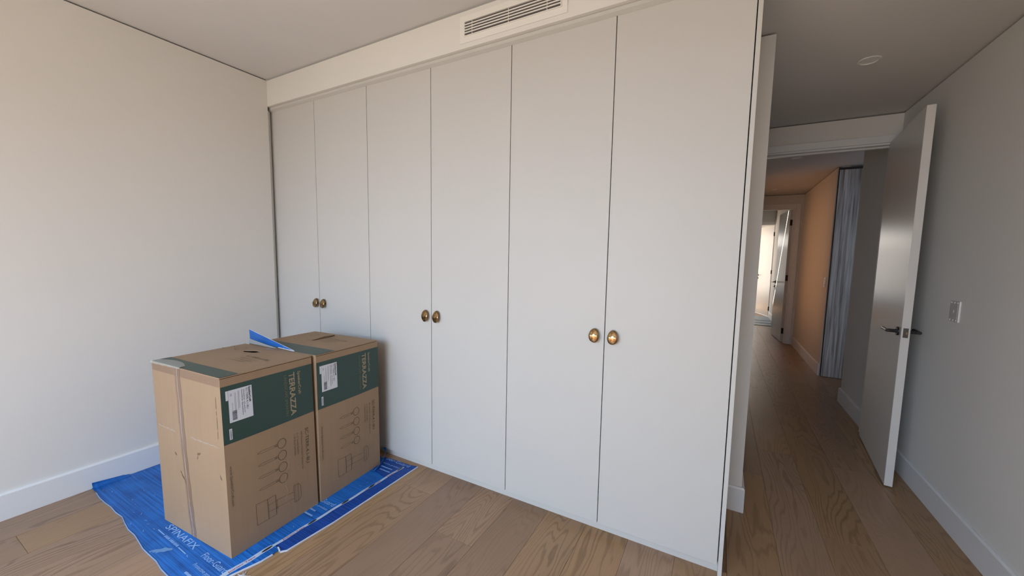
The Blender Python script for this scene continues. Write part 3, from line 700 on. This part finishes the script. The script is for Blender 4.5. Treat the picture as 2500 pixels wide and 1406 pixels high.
        for (a, b) in zip(pts, pts[1:]):
            q = [bm.verts.new((CW + .0014, y_ * K, z_)) for y_, z_ in ((a[0] - .0012, a[1]), (a[0] + .0018, a[1]), (b[0] + .0018, b[1]), (b[0] - .0012, b[1]))]; bm.faces.new(q)
        done('scuff', bm, M['tape'])
    # tape along the top edges
    bm = bmesh.new(); row = []
    for i in range(11, 13):
        y = CD * i / 12; row.append([bm.verts.new((.262 + q, y, topz(.26 + q, y) + .0012)) for q in (-.024, .024)])
    for a, b in zip(row, row[1:]): bm.faces.new((a[0], a[1], b[1], b[0]))
    done('packing_tape', bm, M['tape'])
    return t
carton('nearer brown carton with a torn hand hole in its top, on the blue sheet', (0.7075, -1.0045), R(3.2), .424, -.019, 0)
a2 = R(3.4)
carton('farther brown carton with dark green band and torn top, closest to the wardrobe', (1.2710 - CW * math.cos(a2), -0.5335 - CW * math.sin(a2)), a2, .428, -.006, 1)

# ------------------------------------------------------------------ blue floor protection
random.seed(11)
def wavy(p0, p1, n, amp):
    return [(p0[0] + (p1[0] - p0[0]) * i / n, p0[1] + (p1[1] - p0[1]) * i / n + amp * math.sin(i * 1.9 + p0[0] * 3)) for i in range(n)]
sh = thing('floor_protection_sheet', 'large bright blue fluted plastic sheet under the two cartons', 'floor covering', (0, 0, 0))
tapex = lambda y: 1.363 + (y + 1.03) * .045
front = wavy((0.017, -1.094), (0.49, -1.101), 6, .003) + wavy((0.49, -1.101), (0.79, -1.126), 4, .004) + wavy((0.79, -1.126), (1.16, -1.143), 5, .003)
pts = front + [(1.16, -1.143), (1.36, -1.152), (1.372, -1.06), (1.388, -1.006), (1.402, -.96), (1.416, -.915), (1.419, -.87), (1.421, -.842), (tapex(-.835) + .006, -.833), (tapex(-.60), -.60), (tapex(-.3), -.30), (tapex(-.2), -.20), (1.262, -.178), (1.235, -.12), (1.224, -.058), (1.16, -.03), (.30, -.02), (.017, -.02)]
obj('sheet', prism(pts, 0.0026, 0.0052), M['blue'], sh)
# frayed pale edge
def strip(path, w_, z, zt, name, mat, parent):
    bm = bmesh.new(); P = [Vector(p) for p in path]; L0, R0 = [], []
    for i, p in enumerate(P):
        dd = (P[min(i+1, len(P)-1)] - P[max(i-1, 0)]).normalized(); nn = Vector((-dd.y, dd.x)) * w_ / 2
        L0.append(p + nn); R0.append(p - nn)
    a = [bm.verts.new((q.x, q.y, z)) for q in L0]; b = [bm.verts.new((q.x, q.y, z)) for q in R0]
    c = [bm.verts.new((q.x, q.y, zt)) for q in L0]; d2 = [bm.verts.new((q.x, q.y, zt)) for q in R0]
    for i in range(len(P) - 1):
        bm.faces.new((c[i], d2[i], d2[i+1], c[i+1])); bm.faces.new((a[i], a[i+1], b[i+1], b[i])); bm.faces.new((a[i], c[i], c[i+1], a[i+1])); bm.faces.new((b[i], b[i+1], d2[i+1], d2[i]))
    return obj(name, bm, mat, parent)
strip([(p[0], p[1] - .0035) for p in front[1:]] + [(1.16, -1.1465), (1.36, -1.1555)], .0026, .0008, .0056, 'frayed_edge', M['blue_frayed'], sh)
strip([(1.376, -1.06), (1.392, -1.006), (1.406, -.96), (1.420, -.915), (1.423, -.87)], .007, .0008, .0058, 'frayed_edge', M['blue_edge'], sh)
for (x, y, a, l_) in ((1.415, -.985, -.6, .045), (1.405, -1.0, -.2, .03), (1.42, -.975, -1.2, .04), (1.40, -1.01, -.9, .035)):
    pth = [(x + l_ * i / 6 * math.cos(a + i * .12), y + l_ * i / 6 * math.sin(a + i * .12)) for i in range(7)]
    strip(pth, .0022, .0006, .003, 'loose_thread', M['blue_edge'], sh)
# turned-up corner against the skirting board
bm = bmesh.new(); row = []
for i in range(13):
    f = i / 12; y = -1.092 + .15 * f; hgt_ = .030 * (1 - f * .75) * (1 if f < .85 else (1 - f) / .15 + .05)
    row.append([bm.verts.new((.045, y, .0056)), bm.verts.new((.030, y, .0075)), bm.verts.new((.0195, y, .010 + hgt_ * .4)), bm.verts.new((.0170, y, .006 + hgt_))])
for a, b in zip(row, row[1:]):
    for j in range(3): bm.faces.new((a[j], a[j+1], b[j+1], b[j]))
o = obj('turned_up_corner', bm, M['blue_r'], sh); md = o.modifiers.new('t', 'SOLIDIFY'); md.thickness = .0015; md.offset = 1
# print on the sheet
def ftext(txt, x, y, ln, cap, mat=None, z=.0056, par=None, ang=0.0, bold=0):
    c, s_ = math.cos(ang), math.sin(ang)
    return text('lettering', txt, lambda s, q: (x + s * c - q * s_, y + s * s_ + q * c, z), ln, cap, mat or M['blue_ink'], par or sh, bold)
ftext('SPINAFIX', .782, -1.030, .296, .030, bold=.002)
ftext('Floor-Guard', 1.154, -1.032, .196, .0285, bold=.0)
ftext('Protective product', 1.182, -1.072, .175, .016)
ftext('Floor-Guard', 1.155, -.531, .205, .0285)
ftext('Protective product', 1.18, -.566, .180, .016)
ftext('SPINAFIX', .782, -.53, .296, .030)
def dash(x0, y0, x1, y1, w_, par=sh, mat=None, z=.0056): return strip([(x0, y0), (x1, y1)], w_, z - .0002, z, 'printed_rule', mat or M['blue_ink'], par)
dash(.774, -1.0515, .844, -1.0525, .0035); dash(1.002, -1.0555, 1.078, -1.0575, .0035)
bm = bmesh.new()
for k, (x0, x1) in enumerate(((.856, .864), (.867, .876), (.879, .886), (.889, .899), (.908, .916), (.919, .930), (.933, .942), (.945, .952), (.956, .965), (.968, .976), (.98, .99))):
    bm.faces.new([bm.verts.new((a_, b_, .0056)) for a_, b_ in ((x0, -1.058 + .002 * (k % 2)), (x1, -1.058), (x1 - .002, -1.049), (x0 + .001, -1.047))])
obj('small_print', bm, M['blue_ink'], sh)
for (x, y, ln) in ((1.215, -.600, .10), (1.245, -.632, .09), (1.20, -1.108, .12)):
    bm = bmesh.new(); xx = x; rr = random.Random(int(ln * 1000) + int(-y * 100))
    while xx < x + ln:
        w_ = rr.uniform(.003, .007); bm.faces.new([bm.verts.new((a_, b_, .0056)) for a_, b_ in ((xx, y), (xx + w_, y), (xx + w_, y + rr.uniform(.007, .011)), (xx, y + .009))]); xx += w_ + .0022
    obj('small_print', bm, M['blue_ink'], sh)
# house-shaped worn patch and paint flecks
bm = bmesh.new(); bm.faces.new([bm.verts.new((a_, b_, .0056)) for a_, b_ in ((.915, -1.130), (.925, -1.112), (.945, -1.098), (.950, -1.084), (.965, -1.080), (.985, -1.070), (.998, -1.076), (.985, -1.088), (.978, -1.100), (.962, -1.108), (.958, -1.122), (.948, -1.116), (.940, -1.128), (.932, -1.120), (.928, -1.132))])
obj('worn_patch', bm, plain('worn_blue', (0.12, 0.26, 0.50), .5), sh)
bm = bmesh.new(); rr = random.Random(5)
for (x, y) in [(.10, -1.07), (.16, -1.05), (.12, -1.058), (.42, -1.03), (.50, -1.06), (.55, -1.045), (.30, -.96), (.68, -1.06), (.72, -1.09), (.75, -1.06), (1.10, -1.06), (1.335, -.33), (1.345, -.29), (.08, -.86), (.06, -.95), (.60, -1.10), (1.33, -.72)] + [(rr.uniform(.05, .7), rr.uniform(-1.08, -.85)) for _ in range(8)]:
    a = rr.uniform(-.5, .5); l_ = rr.uniform(.003, .009); w_ = .0012
    bm.faces.new([bm.verts.new((x + px * math.cos(a) - py * math.sin(a), y + px * math.sin(a) + py * math.cos(a), .0057)) for px, py in ((-l_, -w_), (l_, -w_), (l_, w_), (-l_, w_))])
o = obj('paint_flecks', bm, M['blue_frayed'], sh); o['kind'] = 'stuff'

# second, darker strip of sheet
s2 = thing('sheet_offcut', 'narrow deep blue offcut of sheet beyond the tape line, in front of the wardrobe', 'floor covering', (0, 0, 0))
pts2 = [(1.374, -.834), (1.396, -.828), (1.434, -.841), (1.452, -.822), (1.472, -.60), (1.474, -.492), (1.481, -.008), (1.436, -.019), (1.20, -.028), (1.19, -.10), (1.20, -.19), (tapex(-.20) - .03, -.195), (tapex(-.3) - .03, -.3), (tapex(-.6) - .028, -.60)]
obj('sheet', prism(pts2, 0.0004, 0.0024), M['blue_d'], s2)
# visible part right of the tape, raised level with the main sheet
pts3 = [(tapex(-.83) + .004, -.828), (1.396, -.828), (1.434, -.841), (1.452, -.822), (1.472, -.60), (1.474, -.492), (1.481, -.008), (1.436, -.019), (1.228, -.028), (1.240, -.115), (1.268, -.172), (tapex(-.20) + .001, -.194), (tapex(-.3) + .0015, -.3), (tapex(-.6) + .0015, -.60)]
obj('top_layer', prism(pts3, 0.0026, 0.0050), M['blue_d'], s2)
strip([(1.4365, -.8445), (1.4555, -.824), (1.4755, -.60), (1.4775, -.492), (1.4845, -.008)], .0065, .0006, .0056, 'pale_edge', M['blue_edge'], s2)
strip([(1.3985, -.8335), (1.4365, -.8450)], .006, .0006, .0056, 'pale_edge', M['blue_edge'], s2)
ftext('oor-Guard', 1.232, -.048, .205, .0285, z=.0054, par=s2)
ftext('ective product', 1.252, -.088, .150, .016, z=.0054, par=s2)
for (x, y, ln) in ((1.27, -.122, .095), (1.29, -.150, .085)):
    bm = bmesh.new(); xx = x; rr = random.Random(int(-y * 1000))
    while xx < x + ln:
        w_ = rr.uniform(.003, .007); bm.faces.new([bm.verts.new((a_, b_, .0054)) for a_, b_ in ((xx, y), (xx + w_, y), (xx + w_, y + rr.uniform(.007, .011)), (xx, y + .009))]); xx += w_ + .0022
    obj('small_print', bm, M['blue_ink'], s2)

# joining tape with red lettering and dark logos
jt = thing('joining_tape', 'long pale strip of printed joining tape along the blue sheet', 'tape', (0, 0, 0))
def tapath(y0, y1, n=30): return [(tapex(y0 + (y1 - y0) * i / n) + .0022 * math.sin(i * .9), y0 + (y1 - y0) * i / n) for i in range(n + 1)]
strip(tapath(-1.10, -.845, 14), .024, .0056, .0062, 'tape_strip', M['jtape'], jt)
strip(tapath(-.845, -.06), .016, .0056, .0062, 'tape_strip', M['jtape'], jt)
def tape_text(y, ln, mat): return text('lettering', 'Joining Tape', lambda s, q: (tapex(y + s) + .0055 - q, y + s, .0066), ln, .0105, mat, jt, .02)
for y in (-1.02, -.80, -.345, -.19): tape_text(y, .105, M['red_ink'])
for y in (-.865, -.655, -.470, -.300, -.085):
    bm = bmesh.new(); n = 16
    bm.faces.new([bm.verts.new((tapex(y) + .0065 * math.cos(2 * math.pi * i / n), y + .024 * math.sin(2 * math.pi * i / n), .0066)) for i in range(n)])
    obj('oval_logo', bm, M['latch'], jt)

# twisted blue ribbon at the wardrobe foot
def ribbon(name, label, path, w_):
    bm = bmesh.new(); row = []
    for i, (x, y, z, tw) in enumerate(path):
        c, s_ = math.cos(tw), math.sin(tw); row.append((bm.verts.new((x - w_ * c, y - w_ * .3 * c, max(.0070, z - w_ * s_))), bm.verts.new((x + w_ * c, y + w_ * .3 * c, max(.0072, z + w_ * s_)))))
    for a, b in zip(row, row[1:]): bm.faces.new((a[0], a[1], b[1], b[0]))
    o = obj(name, bm, M['blue_r']); md = o.modifiers.new('s', 'SOLIDIFY'); md.thickness = .0014; md.offset = 1
    return o
pth = [(1.282, -.190, .010, .3), (1.268, -.130, .020, .9), (1.248, -.080, .026, 1.2), (1.222, -.045, .036, 1.3), (1.205, -.022, .048, 1.1), (1.185, -.012, .054, .8), (1.165, -.010, .052, .6)]
fine = []
for a, b in zip(pth, pth[1:]):
    for k in range(4): fine.append(tuple(p + (q - p) * k / 4 for p, q in zip(a, b)))
o = ribbon('plastic_ribbon', '', fine, .009); tag(o, 'twisted blue plastic strip lying against the foot of the wardrobe', 'strip')

# folded blue offcut standing between the cartons
fp = thing('folded_offcut', 'pointed blue plastic offcut wedged upright between the two cartons', 'offcut', (0, 0, 0))
zt = .0052 + CH
bm = bmesh.new()
A, B_, C_, D_ = (.675, -.560, zt + .084), (.681, -.560, zt + .012), (.925, -.548, zt + .009), (1.100, -.548, zt + .007)
vs = [bm.verts.new(p) for p in (A, B_, C_, D_)]; bm.faces.new(vs)
bmesh.ops.subdivide_edges(bm, edges=bm.edges[:], cuts=3)
o = obj('blue_face', bm, M['blue_r'], fp); md = o.modifiers.new('s', 'SOLIDIFY'); md.thickness = .003; md.offset = -1
# pale edges
def tube(path, r_, name, mat, parent, n=8):
    bm = bmesh.new()
    for a, b in zip(path, path[1:]): cyl(bm, a, b, r_, n=n)
    return obj(name, bm, mat, parent)
tube([(.673, -.562, zt + .086), (1.103, -.550, zt + .007)], .0011, 'pale_edge', M['blue_edge'], fp)
tube([(.955, -.5535, zt + .008), (1.103, -.552, zt + .0065)], .0024, 'pale_edge', M['blue_edge'], fp)
# grey folded underside
bm = bmesh.new(); row = []
for i in range(9):
    f = i / 8; x = .683 + .27 * f; row.append((bm.verts.new((x, -.5625 - .002 * f, zt + .020 * (1 - f) ** 1.1 + .008)), bm.verts.new((x + .003, -.575 + .010 * f, zt + .0050))))
for a, b in zip(row, row[1:]): bm.faces.new((a[0], a[1], b[1], b[0]))
o = obj('grey_fold', bm, plain('grey_backing', (.24, .26, .27), .4), fp); md = o.modifiers.new('s', 'SOLIDIFY'); md.thickness = .0015; md.offset = 1
def vt_text(txt, x, z, ln, cap): return text('lettering', txt, lambda s, q: (x + s * .9, -.5655 + .012 * (x - .68) / .42 + .0, z + q - .19 * s), ln, cap, M['blue_ink'], fp)
vt_text('Co', 1.005, zt + .018, .016, .012)
